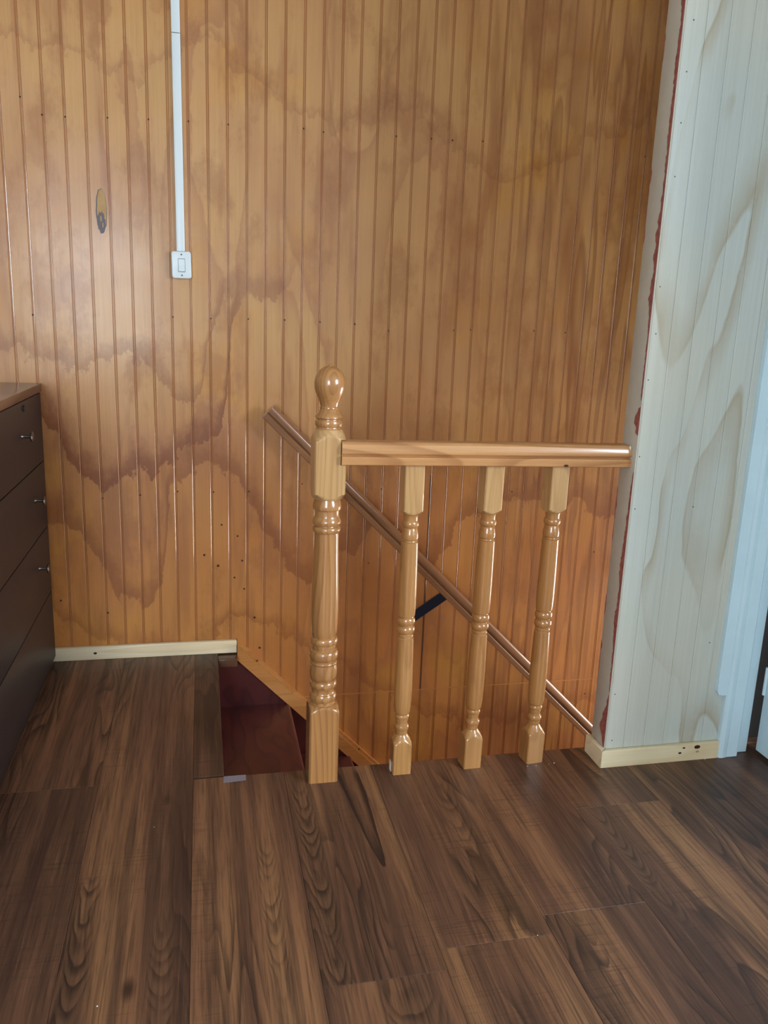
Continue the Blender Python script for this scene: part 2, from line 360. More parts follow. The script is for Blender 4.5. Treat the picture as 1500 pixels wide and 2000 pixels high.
for i in range(len(seams)-1):
    x0, x1 = seams[i]+GAP, seams[i+1]-GAP
    js = sorted(joints.get(i, [random.uniform(-0.3, 1.6)]))
    cuts = [REAR]+[j for j in js]+[WY]
    for a, b in zip(cuts[:-1], cuts[1:]):
        a2, b2 = a+GAP, b-GAP
        pieces = []
        if x0 < OX:
            if x1 <= OX+0.001: pieces.append((x0, x1, a2, b2))
            else:            # plank notched round the opening corner
                if a2 < FE: pieces.append((x0, x1, a2, min(b2, FE)))
                if b2 > FE: pieces.append((x0, OX, max(a2, FE), b2))
        else:
            lim = FE if x0 < SX-0.02 else SY0+0.04
            if a2 < lim: pieces.append((x0, x1, a2, min(b2, lim)))
        for p in pieces:
            if p[3]-p[2] > 0.01: link('floor_plank', plank_mesh(*p), M['lam'], floor)
# floor continuing through the doorway
link('floor_plank', plank_mesh(1.48, RX, SY0+0.05, 2.0), M['lam'], floor)
# nosing stub under the end of the baseboard
box('edge_strip', OX+0.001, 0.107, 2.625, WY-0.001, -0.030, -0.004, M['cabtop'], floor, 0.001)

# ------------------------------------------------------------------ panelled back wall
wall_back = struct(empty('wall_back')); wall_back['label'] = 'varnished honey-brown grooved wood wall behind the stairs'
box('backing', LX, RX, WY+0.004, WY+0.08, ZB, CEIL, M['dark'], wall_back)
def board_mesh(name, w, z0, z1, gd, mats, t=0.012, bead=0.0030):
    # outline (x, depth into the wall); half a bead is carried by each side
    g_ = 0.0012
    pr = [(0.0004, 0.0003), (bead-g_, 0.0003), (bead, gd), (bead+g_, 0.0), (w-bead-g_, 0.0), (w-bead, gd), (w-bead+g_, 0.0003), (w-0.0004, 0.0003), (w-0.0004, t), (0.0004, t)]
    n = len(pr)
    vs = [(x, d, z0) for x, d in pr]+[(x, d, z1) for x, d in pr]
    fs = [(i, (i+1) % n, n+(i+1) % n, n+i) for i in range(n)]+[tuple(range(n)), tuple(range(n, 2*n))]
    me = bpy.data.meshes.new(name); me.from_pydata(vs, [], fs)
    bm = bmesh.new(); bm.from_mesh(me); bmesh.ops.recalc_face_normals(bm, faces=bm.faces); bm.to_mesh(me); bm.free()
    for mt in mats: me.materials.append(mt)
    for p in me.polygons:
        if p.index in (1, 2, 4, 5, 0, 6): p.material_index = 1 if p.index in (1, 2, 4, 5) else 0
    me.update(); return me
x_first = -0.5486+0.0577*0  # groove n=0 at y=620 px
G0 = -0.5486
bu = board_mesh('wall_plank', PITCHW, -0.1890, CEIL, 0.0010, [M['wall'], M['groove']])
bl = board_mesh('wall_plank', PITCHW, ZB, -0.1910, 0.0014, [M['wall'], M['groove']])
JOINT_N = 23
for n in range(-13, 61):
    x = G0+n*PITCHW
    for me in (bu, bl):
        if x < LX: continue
        if me is bl and x < -0.1: continue
        o = link('wall_plank', me, None, wall_back); o.location = (x, WY, 0)
# dark open sheet joint
box('sheet_joint', G0+JOINT_N*PITCHW-0.0013, G0+JOINT_N*PITCHW+0.0013, WY-0.0006, WY+0.003, -0.188, 0.62, M['dark'], wall_back)
# thin pale bead covering the horizontal sheet joint
box('joint_bead', 0.2, RX-0.02, WY-0.0008, WY+0.002, -0.1915, -0.1882, M['skirt'], wall_back)

def ray(px, py): return FW + RT*((px-750)/FPX) - UP*((py-1000)/FPX)
def onY(px, py, Y):
    d = ray(px, py); t = Y/d.y; return (d.x*t, EYE+d.z*t)
def disc(name, x, z, Y, r, mat, parent, th=0.0006, n=10, sx=1.0):
    pts = [(x+math.cos(a*2*math.pi/n)*r*sx, z+math.sin(a*2*math.pi/n)*r) for a in range(n)]
    return prism(name, pts, 'y', Y-th, Y+0.0008, mat, parent)
holes = [(201, 973, 2), (274, 967, 2.6), (347, 960, 2.4), (417, 961, 2.4), (486, 960, 2.4), (433, 1025, 3), (464, 1047, 3), (399, 1084, 3.6), (426, 1105, 4), (473, 1095, 3.2), (458, 1128, 3), (477, 1150, 3), (211, 1197, 3), (119, 1173, 3), (497, 1206, 3.6), (507, 1265, 3.6),
         (64, 615, 2.6), (338, 619, 2.2), (412, 622, 2.2), (485, 623, 2.2), (556, 625, 2.6), (625, 629, 2.4), (693, 633, 2.6), (759, 646, 2.2), (446, 243, 2.2), (593, 251, 2.4), (632, 258, 2.4), (774, 266, 2.4), (843, 271, 2.2), (884, 274, 2.6), (943, 276, 2.2),
         (39, 189, 2.4), (82, 224, 2.6), (127, 228, 2.2), (210, 230, 2.2), (290, 233, 2.2), (368, 237, 2.4), (1160, 1078, 2.4), (745, 955, 2.4), (1043, 646, 2.2), (1104, 650, 2.2), (1260, 306, 2.0), (886, 645, 2.0), (919, 644, 2.0), (720, 1100, 2.2), (1142, 1355, 2.6), (590, 945, 2.0), (1000, 960, 2.2)]
for px, py, r in holes:
    x, z = onY(px, py, WY); disc('nail_hole', x, z, WY, r*0.00115, M['nail'], wall_back, 0.0004, 8)
# filled oval knot hole: dark rim, tan filler, dark loose knot
kx, kz0 = -0.2845, 1.4265
def oval(name, cx, cz, rx, rz, th, mat, jit=0.0, n=28):
    pts = []
    for a in range(n):
        k = 1+jit*math.sin(a*2.3)+jit*0.6*math.sin(a*5.1+1)
        pts.append((cx+math.cos(a*2*math.pi/n)*rx*k, cz+math.sin(a*2*math.pi/n)*rz*k))
    return prism(name, pts, 'y', WY-th, WY+0.001, mat, wall_back)
oval('knot_rim', kx, kz0, 0.0158, 0.0640, 0.0004, M['knot'], 0.03)
oval('knot_filler', kx+0.0012, kz0+0.004, 0.0134, 0.0585, 0.0008, M['filler'], 0.04)
oval('knot_core', kx-0.0012, kz0-0.032, 0.0112, 0.030, 0.0012, M['knot'], 0.10)
oval('knot_fleck', kx-0.002, kz0-0.022, 0.0022, 0.009, 0.0016, M['filler'], 0.15)
oval('knot_fleck', kx+0.003, kz0-0.040, 0.0018, 0.008, 0.0016, M['filler'], 0.15)

# ------------------------------------------------------------------ other walls / ceiling
def shell_wall(name, boxes, mat, label):
    bm = bmesh.new()
    for b in boxes: add_box(bm, *b)
    o = link(name, bmesh_me(name, bm), mat); struct(o); o['label'] = label; return o
shell_wall('wall_left', [(LX-0.08, LX, REAR, WY, -0.06, CEIL)], M['plaster'], 'plain wall beyond the dresser')
shell_wall('wall_right', [(RX, RX+0.08, REAR, -1.47, -0.06, CEIL), (RX, RX+0.08, -0.13, SY0, -0.06, CEIL), (RX, RX+0.08, -1.47, -0.13, -0.06, 1.01), (RX, RX+0.08, -1.47, -0.13, 2.15, CEIL), (RX, RX+0.08, SY0, WY, ZB, CEIL)], M['plaster'], 'plain wall on the right of the room')
wins = [(-1.26, -0.46, 0.85, 1.96)]
def rear_wall():
    bx = []; xs = [LX]+[v for w_ in wins for v in w_[:2]]+[RX]
    for i in range(0, len(xs), 2): bx.append((xs[i], xs[i+1], REAR-0.1, REAR, -0.06, CEIL))
    for x0, x1, z0, z1 in wins:
        bx.append((x0, x1, REAR-0.1, REAR, -0.06, z0)); bx.append((x0, x1, REAR-0.1, REAR, z1, CEIL))
    shell_wall('wall_rear', bx, M['plaster'], 'window wall behind the photographer')
rear_wall()
for i, (x0, x1, z0, z1) in enumerate(wins):
    wd = struct(empty('window_%d' % (i+1), ((x0+x1)/2, REAR-0.05, z0))); wd['label'] = 'white framed window behind the photographer'
    bm = bmesh.new(); t = 0.04
    for b in [(x0, x1, z0, z0+t), (x0, x1, z1-t, z1), (x0, x0+t, z0+t, z1-t), (x1-t, x1, z0+t, z1-t), ((x0+x1)/2-t/2, (x0+x1)/2+t/2, z0+t, z1-t)]:
        add_box(bm, b[0]-(x0+x1)/2, b[1]-(x0+x1)/2, -0.03, 0.01, b[2]-z0, b[3]-z0)
    link('window_frame', bmesh_me('window_frame', bm), M['frame'], wd)
    box('pane', x0+0.03-(x0+x1)/2, x1-0.03-(x0+x1)/2, -0.012, -0.008, 0.03, z1-z0-0.03, M['glassy'], wd)
wd = struct(empty('window_2', (RX+0.05, -0.80, 1.01))); wd['label'] = 'white framed window in the right-hand wall'
bm = bmesh.new(); t = 0.04
for b in [(-0.67, 0.67, 0, t), (-0.67, 0.67, 1.14-t, 1.14), (-0.67, -0.67+t, t, 1.14-t), (0.67-t, 0.67, t, 1.14-t), (-t/2, t/2, t, 1.14-t)]:
    add_box(bm, -0.02, 0.02, b[0], b[1], b[2], b[3])
link('window_frame', bmesh_me('window_frame', bm), M['frame'], wd)
box('pane', -0.002, 0.002, -0.64, 0.64, 0.03, 1.11, M['glassy'], wd)
c_ = box('ceiling', LX, RX, REAR, WY, CEIL, CEIL+0.08, M['ceiling']); struct(c_); c_['label'] = 'plain pale ceiling'
# lower storey: stairwell front wall, floor
shell_wall('wall_stairwell', [(OX, RX, FE-0.08, FE-0.006, ZB, -0.061), (OX-0.10, OX-0.024, FE-0.08, WY, ZB, -0.061)], M['plaster'], 'stairwell side wall below the floor')
lf = box('trim_1', OX, RX, FE-0.006, WY, ZB-0.05, ZB, M['red']); struct(lf); lf['label'] = 'lower storey floor of the stairwell'

# ------------------------------------------------------------------ stub wall with whitewashed panelling
stub = struct(empty('wall_right_stub')); stub.name = 'wall_partition'; stub['label'] = 'whitewashed grooved plywood partition beside the door'
bm = bmesh.new(); add_box(bm, SX+0.006, 1.455, SY0+0.008, SY1, -0.06, CEIL)
add_box(bm, 2.28, RX, SY0+0.008, SY1, -0.06, CEIL); add_box(bm, 1.455, 2.28, SY0+0.008, SY1, 2.04, CEIL)
link('core', bmesh_me('core', bm), M['strip'], stub)
PW = 0.0587
bp = board_mesh('wall_plank', PW, 0.0, CEIL, 0.0005, [M['pale'], M['pale']], 0.008, 0.0026)
first = board_mesh('wall_plank', 1.092-SX-0.0005, 0.0, CEIL, 0.0005, [M['pale'], M['pale']], 0.008, 0.0026)
o = link('wall_plank', first, None, stub); o.location = (SX+0.0005, SY0, 0)
x = 1.092
while x+PW < 1.45: 
    o = link('wall_plank', bp, None, stub); o.location = (x, SY0, 0); x += PW
# end strip on the left end of the stub (narrow whitewashed board), wavy rear edge kept straight
box('end_strip', SX-0.003, SX+0.0055, SY0+0.0015, SY1-0.001, 0.0, CEIL, M['strip'], stub, 0.0008)
# red primer bleeding along the corner: ragged thin film on the end strip's front edge
def streak(name, segs, y_edge, sgn, wfun):
    vs, fs = [], []
    for (z0, z1) in segs:
        n = max(3, int((z1-z0)/0.0045)); b0 = len(vs)
        for i in range(n+1):
            z = z0+(z1-z0)*i/n; k = math.sin(math.pi*min(1, max(0, i/n)))**0.25 if 0 < i < n else 0.1
            wd = wfun(z)*k
            vs += [(SX-0.0036, y_edge, z), (SX-0.0036, y_edge+sgn*wd, z)]
        for i in range(n): fs.append((b0+2*i, b0+2*i+1, b0+2*i+3, b0+2*i+2))
    me = bpy.data.meshes.new(name); me.from_pydata(vs, [], fs)
    bm = bmesh.new(); bm.from_mesh(me)
    bmesh.ops.solidify(bm, geom=bm.faces[:], thickness=0.0005); bm.to_mesh(me); bm.free()
    return link(name, me, M['redstreak'], stub)
rr = random.Random(3)
tab = [rr.random() for _ in range(700)]
def rough_(z, f, k):
    q = (z+1)*f; i = int(q); a = q-i; a = a*a*(3-2*a); return tab[(i*7+k) % 700]*(1-a)+tab[((i+1)*7+k) % 700]*a
def wf(z):
    w_ = 0.004+0.015*rough_(z, 14, 0)*(0.35+0.9*rough_(z, 75, 5))+0.005*rough_(z, 160, 3)
    if 0.06 < z < 0.17: w_ += 0.022*math.sin((z-0.06)/0.11*math.pi)*(0.5+0.6*rough_(z, 90, 1))
    if 1.15 < z < 1.35: w_ += 0.007*rough_(z, 40, 2)
    return w_
streak('paint_streak', [(0.052, 0.205), (0.21, 0.80), (0.89, 0.96), (0.975, CEIL-0.01)], SY0+0.0018, 1, wf)
def wf2(z): return 0.001+0.012*rough_(z, 22, 2)*rough_(z, 70, 4)
streak('paint_streak', [(1.34, 1.52), (1.72, 1.80), (0.60, 0.75), (0.40, 0.46), (0.20, 0.33)], SY1-0.0012, -1, wf2)
# thin dark crack on the corner itself
for px, py in [(1355, 39), (1341, 140), (1330, 240), (1318, 345), (1289, 560), (1281, 652), (1266, 742), (1249, 892), (1240, 994), (1354, 990), (1195, 1446), (1201, 1356), (1386, 1255)]:
    xx, zz = onY(px, py, SY0)
    disc('nail_hole', xx, zz, SY0, 0.0017, M['screw'], stub, 0.0005, 8)

# baseboards
def baseboard(name, pts_fn, label): pass
bb = box('baseboard_back', -0.495, 0.107, WY-0.016, WY-0.0006, 0.0003, 0.046, M['base'], None, 0.0015); struct(bb); bb['label'] = 'raw pale pine baseboard under the panelled wall'
for (px, py) in [(186, 1276)]:
    x_, z_ = onY(px, py, WY-0.0162); disc('knot_spot', x_, z_, WY-0.016, 0.004, M['nail'], bb, 0.0004, 10, 1.4)
def skirt_piece(name, label, outline, z1):
    n = len(outline); bm = bmesh.new()
    lo = [bm.verts.new((x, y, 0.0003)) for x, y in outline]; hi = [bm.verts.new((x, y, z1)) for x, y in outline]
    for i in range(n): bm.faces.new((lo[i], lo[(i+1) % n], hi[(i+1) % n], hi[i]))
    bm.faces.new(lo[::-1]); top = bm.faces.new(hi)
    bmesh.ops.recalc_face_normals(bm, faces=bm.faces)
    bmesh.ops.bevel(bm, geom=list(top.edges), offset=0.004, segments=3, affect='EDGES', profile=0.5)
    o = link(name, bmesh_me(name, bm, 40), M['base']); struct(o); o['label'] = label; return o
bf = skirt_piece('baseboard_front', 'raw pine baseboard along the partition front', [(1.0245, SY0-0.0135), (1.3755, SY0-0.0135), (1.3755, SY0-0.0006), (1.038, SY0-0.0006)], 0.050)
skirt_piece('baseboard_left', 'short raw pine baseboard return on the partition end', [(1.0235, SY0-0.0130), (1.0370, SY0-0.0002), (1.0365, SY1+0.004), (1.0235, SY1+0.004)], 0.052)
for px, py, r in [(1362, 1459, 0.0055), (1362, 1468, 0.003), (1328, 1471, 0.003), (1336, 1461, 0.0025)]:
    x_, z_ = onY(px, py, SY0-0.014); disc('knot_spot', x_, z_, SY0-0.0135, r, M['filler'] if py == 1468 else M['nail'], bf, 0.0004, 10, 1.7)

# ------------------------------------------------------------------ turned posts
def post_part(name, zs, half, mat, parent, N=64, square=True):
    """zs = [(z, turned radius)], surface = square prism cut by the turning"""
    vs, fs = [], []
    for z, r in zs:
        for k in range(N):
            a = 2*math.pi*(k+0.5)/N
            q = half/max(abs(math.cos(a)), abs(math.sin(a)))
            cham = half*1.385
            rad = min(r, q, cham)
            vs.append((rad*math.cos(a), rad*math.sin(a), z))
    n = len(zs)
    for i in range(n-1):
        for k in range(N):
            k2 = (k+1) % N; fs.append((i*N+k, i*N+k2, (i+1)*N+k2, (i+1)*N+k))
    fs.append(tuple(range(N-1, -1, -1))); fs.append(tuple((n-1)*N+k for k in range(N)))
    return link(name, mesh(name, vs, fs, 32), mat, parent)
def bead(z0, z1, r, ri, n=6):
    """half-round bead between z0 and z1"""
    return [(z0+(z1-z0)*(1-math.cos(math.pi*i/n))/2, ri+(r-ri)*math.sin(math.pi*i/n)) for i in range(n+1)]
def cove(z0, z1, r0, r1, depth, n=5):
    return [(z0+(z1-z0)*i/n, r0+(r1-r0)*i/n-depth*math.sin(math.pi*i/n)) for i in range(1, n)]
def flare(z0, z1, r0, r1, n=7, p=1.7, up=True):
    """turned shoulder growing from r0 to r1 towards the square block"""
    out = []
    for i in range(n+1):
        t = i/n; out.append((z0+(z1-z0)*t, r0+(r1-r0)*(t**p if up else 1-(1-t)**p)))
    return out
def cut_box(o, x0, x1, y0, y1, z0, z1):
    c = box('cutter', x0, x1, y0, y1, z0, z1, M['dark']); mod = o.modifiers.new('cut', 'BOOLEAN'); mod.object = c; mod.operation = 'DIFFERENCE'; mod.solver = 'EXACT'
    par = o.parent; par_loc = par.location.copy(); par.location = (0, 0, 0)
    bpy.context.view_layer.update(); dg = bpy.context.evaluated_depsgraph_get()
    me = bpy.data.meshes.new_from_object(o.evaluated_get(dg)); o.modifiers.clear(); o.data = me; par.location = par_loc
    bpy.data.objects.remove(c)
def make_newel():
    t = empty('newel_post', (0.2860, 1.857, 0))
    tag(t, 'thick turned pine newel post with a ball finial at the stair head', 'post')
    H = 0.0367; C = H*1.45
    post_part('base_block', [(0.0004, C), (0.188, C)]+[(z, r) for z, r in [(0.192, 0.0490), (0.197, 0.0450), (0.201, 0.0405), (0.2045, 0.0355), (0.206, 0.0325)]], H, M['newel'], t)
    sh = [(0.206, 0.031), (0.208, 0.029), (0.212, 0.0285)]
    sh += bead(0.213, 0.234, 0.0335, 0.0285)+[(0.236, 0.0275), (0.241, 0.0270), (0.246, 0.0280)]
    sh += bead(0.248, 0.267, 0.0335, 0.0285)+[(0.2685, 0.0290), (0.272, 0.0318), (0.280, 0.0335), (0.292, 0.0340), (0.303, 0.0332), (0.310, 0.0318)]
    sh += bead(0.311, 0.319, 0.0335, 0.0305)+[(0.3205, 0.0295)]
    sh += bead(0.322, 0.348, 0.0355, 0.0300, 8)+[(0.350, 0.0285), (0.355, 0.0285), (0.360, 0.0295)]
    sh += bead(0.362, 0.381, 0.0338, 0.0290)+[(0.383, 0.0288), (0.386, 0.0300), (0.395, 0.0312), (0.41, 0.0322), (0.43, 0.0330), (0.455, 0.0333), (0.49, 0.0330), (0.53, 0.0320), (0.57, 0.0308), (0.61, 0.0298), (0.640, 0.0292), (0.6445, 0.0286)]
    sh += bead(0.646, 0.662, 0.0338, 0.0290)+[(0.6635, 0.0285)]
    sh += [(0.665, 0.0320), (0.669, 0.0340), (0.674, 0.0342), (0.679, 0.0325), (0.684, 0.0300), (0.687, 0.0292), (0.700, 0.0290), (0.7015, 0.0300), (0.703, 0.0335), (0.707, 0.0342), (0.713, 0.0335), (0.721, 0.0318), (0.727, 0.0300), (0.7285, 0.0300)]
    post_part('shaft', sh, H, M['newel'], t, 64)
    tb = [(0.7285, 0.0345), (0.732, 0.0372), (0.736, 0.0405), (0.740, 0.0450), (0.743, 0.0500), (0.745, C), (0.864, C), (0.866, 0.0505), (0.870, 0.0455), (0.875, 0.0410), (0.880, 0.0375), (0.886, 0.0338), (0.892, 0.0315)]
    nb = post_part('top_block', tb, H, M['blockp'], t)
    cut_box(nb, 0.0235, 0.06, -0.06, 0.0215, 0.8125, 0.8710)
    fi = [(0.892, 0.0315), (0.894, 0.0300), (0.8965, 0.0292)]
    fi += bead(0.8975, 0.9135, 0.0320, 0.0292)+[(0.915, 0.0290), (0.9165, 0.0305), (0.919, 0.0322), (0.922, 0.0318), (0.927, 0.0280), (0.932, 0.0245), (0.9375, 0.0222), (0.9385, 0.0215), (0.940, 0.0225), (0.942, 0.0222), (0.9435, 0.0205), (0.945, 0.0205)]
    fi += [(0.950, 0.0218), (0.957, 0.0240), (0.965, 0.0276), (0.975, 0.0320), (0.985, 0.0348), (0.994, 0.0355), (1.003, 0.0350), (1.011, 0.0333), (1.018, 0.0302), (1.024, 0.0256), (1.029, 0.0200), (1.0325, 0.0140), (1.0345, 0.0085), (1.0358, 0.005), (1.0385, 0.0035), (1.0395, 0.001)]
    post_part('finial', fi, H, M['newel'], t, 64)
    return t
newel = make_newel()
def make_baluster():
    t = empty('baluster', (0, 0, 0))
    H = 0.0240; C = H*1.45
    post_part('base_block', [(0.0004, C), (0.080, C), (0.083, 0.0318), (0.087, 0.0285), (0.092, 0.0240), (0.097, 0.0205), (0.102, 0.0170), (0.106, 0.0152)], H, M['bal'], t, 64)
    sh = [(0.106, 0.0152), (0.112, 0.0150), (0.116, 0.0158)]+bead(0.118, 0.133, 0.0186, 0.0155)+[(0.136, 0.0146), (0.142, 0.0148), (0.147, 0.0160)]
    sh += bead(0.149, 0.162, 0.0182, 0.0155)+[(0.1635, 0.0160), (0.167, 0.0196), (0.175, 0.0210), (0.195, 0.0222), (0.235, 0.0229), (0.27, 0.0227), (0.31, 0.0219), (0.345, 0.0211), (0.3700, 0.0204), (0.3715, 0.0188)]
    sh += bead(0.373, 0.380, 0.0196, 0.0178, 4)+[(0.3815, 0.0170)]+bead(0.383, 0.402, 0.0226, 0.0178)+[(0.4035, 0.0170)]+bead(0.405, 0.425, 0.0226, 0.0178)+[(0.4265, 0.0176)]
    sh += [(0.429, 0.0212), (0.440, 0.0222), (0.460, 0.0227), (0.50, 0.0226), (0.55, 0.0221), (0.60, 0.0213), (0.6175, 0.0209), (0.6187, 0.0196)]
    sh += bead(0.6195, 0.624, 0.0204, 0.0188, 4)+[(0.6255, 0.0176), (0.627, 0.0204), (0.633, 0.0212), (0.641, 0.0200), (0.648, 0.0186), (0.653, 0.0178), (0.6545, 0.0170)]
    sh += bead(0.656, 0.672, 0.0211, 0.0176)+[(0.674, 0.0174), (0.679, 0.0174), (0.684, 0.0182), (0.688, 0.0196)]
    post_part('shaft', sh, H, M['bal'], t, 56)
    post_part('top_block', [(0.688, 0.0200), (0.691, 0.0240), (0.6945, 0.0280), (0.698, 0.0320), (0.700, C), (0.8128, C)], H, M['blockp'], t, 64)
    return t
def copy_tree(o):
    c = o.copy(); COL.objects.link(c)
    for ch in o.children:
        d = ch.copy(); COL.objects.link(d); d.parent = c
    return c
b0 = make_baluster()
bspec = [((0.4915, 1.851), (0.4895, 1.851), 0, 'turned pine baluster nearest the newel post, in front of the black rail bracket'),
         ((0.6815, 1.851), (0.6895, 1.851), 3, 'middle turned pine baluster of the three under the level handrail'),
         ((0.8560, 1.851), (0.8590, 1.851), 6, 'turned pine baluster nearest the whitewashed partition, faint knot in its top block')]
for i, (a, b, rz, lab) in enumerate(bspec):
    o = b0 if i == 0 else copy_tree(b0)
    o.location = (a[0], a[1], 0); o.rotation_euler = (0, math.atan2(b[0]-a[0], 0.81), math.radians(rz))
    tag(o, lab, 'baluster', 'balusters of the landing balustrade')

# ------------------------------------------------------------------ handrails
def rail_profile(w, h):
    half = [(0.05, 0.0), (0.01, 0.03), (0.0, 0.10), (0.0, 0.32), (0.03, 0.365), (0.12, 0.385), (0.16, 0.42), (0.12, 0.455), (0.04, 0.475), (0.005, 0.53), (0.0, 0.62), (0.012, 0.76), (0.05, 0.88), (0.13, 0.96), (0.26, 1.0)]
    return [(y*w, z*h) for y, z in half]+[((1-y)*w, z*h) for y, z in reversed(half)]
def rail(name, p0, p1, prof, mat, parent=None):
    """extrude profile (across, up) from p0 to p1, up stays in the vertical plane; local X = rail direction"""
    d = Vector(p1)-Vector(p0); L = d.length; n = len(prof)
    vs = [(0, y, z) for y, z in prof]+[(L, y, z) for y, z in prof]
    fs = [(i, (i+1) % n, n+(i+1) % n, n+i) for i in range(n)]+[tuple(range(n)), tuple(range(n, 2*n))]
    o = link(name, mesh(name, vs, fs, 28), mat, parent)
    o.location = p0; o.rotation_euler = (0, -math.atan2(d.z, d.x), math.atan2(d.y, math.hypot(d.x, d.z)))
    return o
hr = rail('handrail', (0.3105, 1.8090, 0.8140), (1.0362, 1.8090, 0.8075), rail_profile(0.062, 0.0545), M['rail'])
tag(hr, 'level moulded pine handrail from the newel post to the whitewashed partition', 'handrail')
cz = empty('caulk_dab', (1.034, 1.812, 0.853)); 
bm = bmesh.new(); bmesh.ops.create_icosphere(bm, subdivisions=2, radius=1.0)
for v in bm.verts: v.co = Vector((v.co.x*0.0022, v.co.y*0.004, v.co.z*0.0065+v.co.x*-0.001))
bpy.data.objects.remove(cz)
dab = link('caulk_dab', bmesh_me('caulk_dab', bm, 60), M['caulk'], hr); dab.location = (0.7205, 0.004, 0.048)

# knot in the rail
kn = bmesh.new(); bmesh.ops.create_icosphere(kn, subdivisions=2, radius=1.0)
for v in kn.verts: v.co = Vector((v.co.x*0.008, v.co.y*0.0012, v.co.z*0.0035))
ko = link('knot', bmesh_me('knot', kn, 60), M['nail'], hr); ko.location = (0.553, 0.0008, 0.0045)

# sloping wall handrail
prof = rail_profile(0.044, 0.052)
s0 = Vector((0.188, 2.598, 0.826)); sl = math.atan2(-1.256, 1.278)
dirv = Vector((math.cos(sl), 0, math.sin(sl)))
wr = empty('wall_handrail', s0); tag(wr, 'sloping moulded wooden handrail on the panelled wall going down the stairs', 'handrail')
bar = rail('rail_bar', (0, 0, 0), tuple(dirv*2.35), [(y, z) for y, z in prof], M['wrail'], wr)
# flat steel brackets: foot on the wall, arm up to the underside of the rail
def bracket(xr, s):
    px_, pz_ = dirv.x*s, dirv.z*s
    b_ = bmesh.new()
    # arm polygon in the XZ plane, with thickness in Y, bent towards the wall
    a0 = Vector((px_+0.020, 0.012, pz_+0.002)); a1 = Vector((px_-0.085, 0.084, pz_-0.112))
    d = (a1-a0); side = Vector((0.6, 0.0, -0.8)).cross(d).normalized()*0.0025
    wv = Vector((d.z, 0, -d.x)).normalized()*0.0185
    vs = [a0-wv-side, a0+wv-side, a0+wv+side, a0-wv+side, a1-wv-side, a1+wv-side, a1+wv+side, a1-wv+side]
    vv = [b_.verts.new(v) for v in vs]
    for f in [(0, 1, 2, 3), (4, 5, 6, 7), (0, 1, 5, 4), (1, 2, 6, 5), (2, 3, 7, 6), (3, 0, 4, 7)]: b_.faces.new([vv[i] for i in f])
    add_box(b_, a1.x-0.020, a1.x+0.006, 0.085, 0.0885, a1.z-0.05, a1.z+0.018, 0.001, 1)
    o = link('bracket', bmesh_me('bracket', b_), M['steel'], wr); o['label'] = 'dark flat steel bracket'; return o
bracket(0, 0.88); bracket(0, 1.95)

# ------------------------------------------------------------------ stair skirt, treads, risers
SK0 = Vector((0.1085, 0.048)); SK = math.radians(-45.3)
d2 = Vector((math.cos(SK), math.sin(SK)))
def skirt_board(off0, off1, y0, y1, name, mat, parent, L=2.7):
    nrm = Vector((d2.y, -d2.x))     # pointing down-left
    a = SK0+nrm*off0; b = SK0+nrm*off1
    # mitred vertically where it meets the baseboard
    def at_x(p, x): t_ = (x-p.x)/d2.x; return (x, p.y+d2.y*t_)
    x0 = 0.1085
    p = [at_x(a, x0), at_x(a, 2.0), at_x(b, 2.0), at_x(b, x0)]
    return prism(name, p, 'y', y0, y1, mat, parent)
sk = empty('stair_skirt', (0, 0, 0)); tag(sk, 'sloping varnished pine skirting board along the stairs on the panelled wall', 'skirting')
skirt_board(0.0, 0.012, WY-0.016, WY-0.0008, 'top_bead', M['skirt'], sk)
skirt_board(0.0125, 0.052, WY-0.022, WY-0.0008, 'board', M['skirt'], sk)
for px, py in [(502, 1291), (701, 1463)]:
    x_, z_ = onY(px, py, WY-0.022); disc('nail_hole', x_, z_, WY-0.022, 0.0032, M['nail'], sk, 0.0004, 8)
# red board behind the steps
RISE, RUN = 0.2245, 0.2283
st = empty('staircase', (OX, 2.2, ZB)); tag(st, 'steep dark red painted wooden stairs going down under the panelled wall', 'staircase')
def atst(o): o.location = (-OX, -2.2, -ZB); return o
zt = -0.204
NT_ = 8
for i in range(NT_):
    z = zt-i*RISE; xa = OX+i*RUN-(0.0205 if i == 0 else 0)
    if z < ZB+0.1: break
    bm = bmesh.new(); x1 = OX+i*RUN+RUN+0.024; N_ = 6
    pts = [(xa+0.016, z-0.028), (xa+0.016, z)]+[(x1-0.012+0.012*math.sin(a*math.pi/N_), z-0.014+0.014*math.cos(a*math.pi/N_)) for a in range(N_+1)]
    o = atst(prism('tread', pts, 'y', FE-0.004, WY-0.013, M['red'], st, 35))
    atst(box('riser', xa+0.0005, xa+0.0155, FE-0.004, WY-0.013, z, z+RISE-(0.034 if i == 0 else 0.0285), M['red'], st))
# stringer panel, stepped top hidden by the skirt
pts = [(OX+0.001, -0.032), (0.108, -0.032), (0.150, -0.055), (2.0, -1.905), (2.0, ZB), (OX+0.001, ZB)]
atst(prism('stringer', pts, 'y', WY-0.0125, WY-0.0010, M['red'], st))

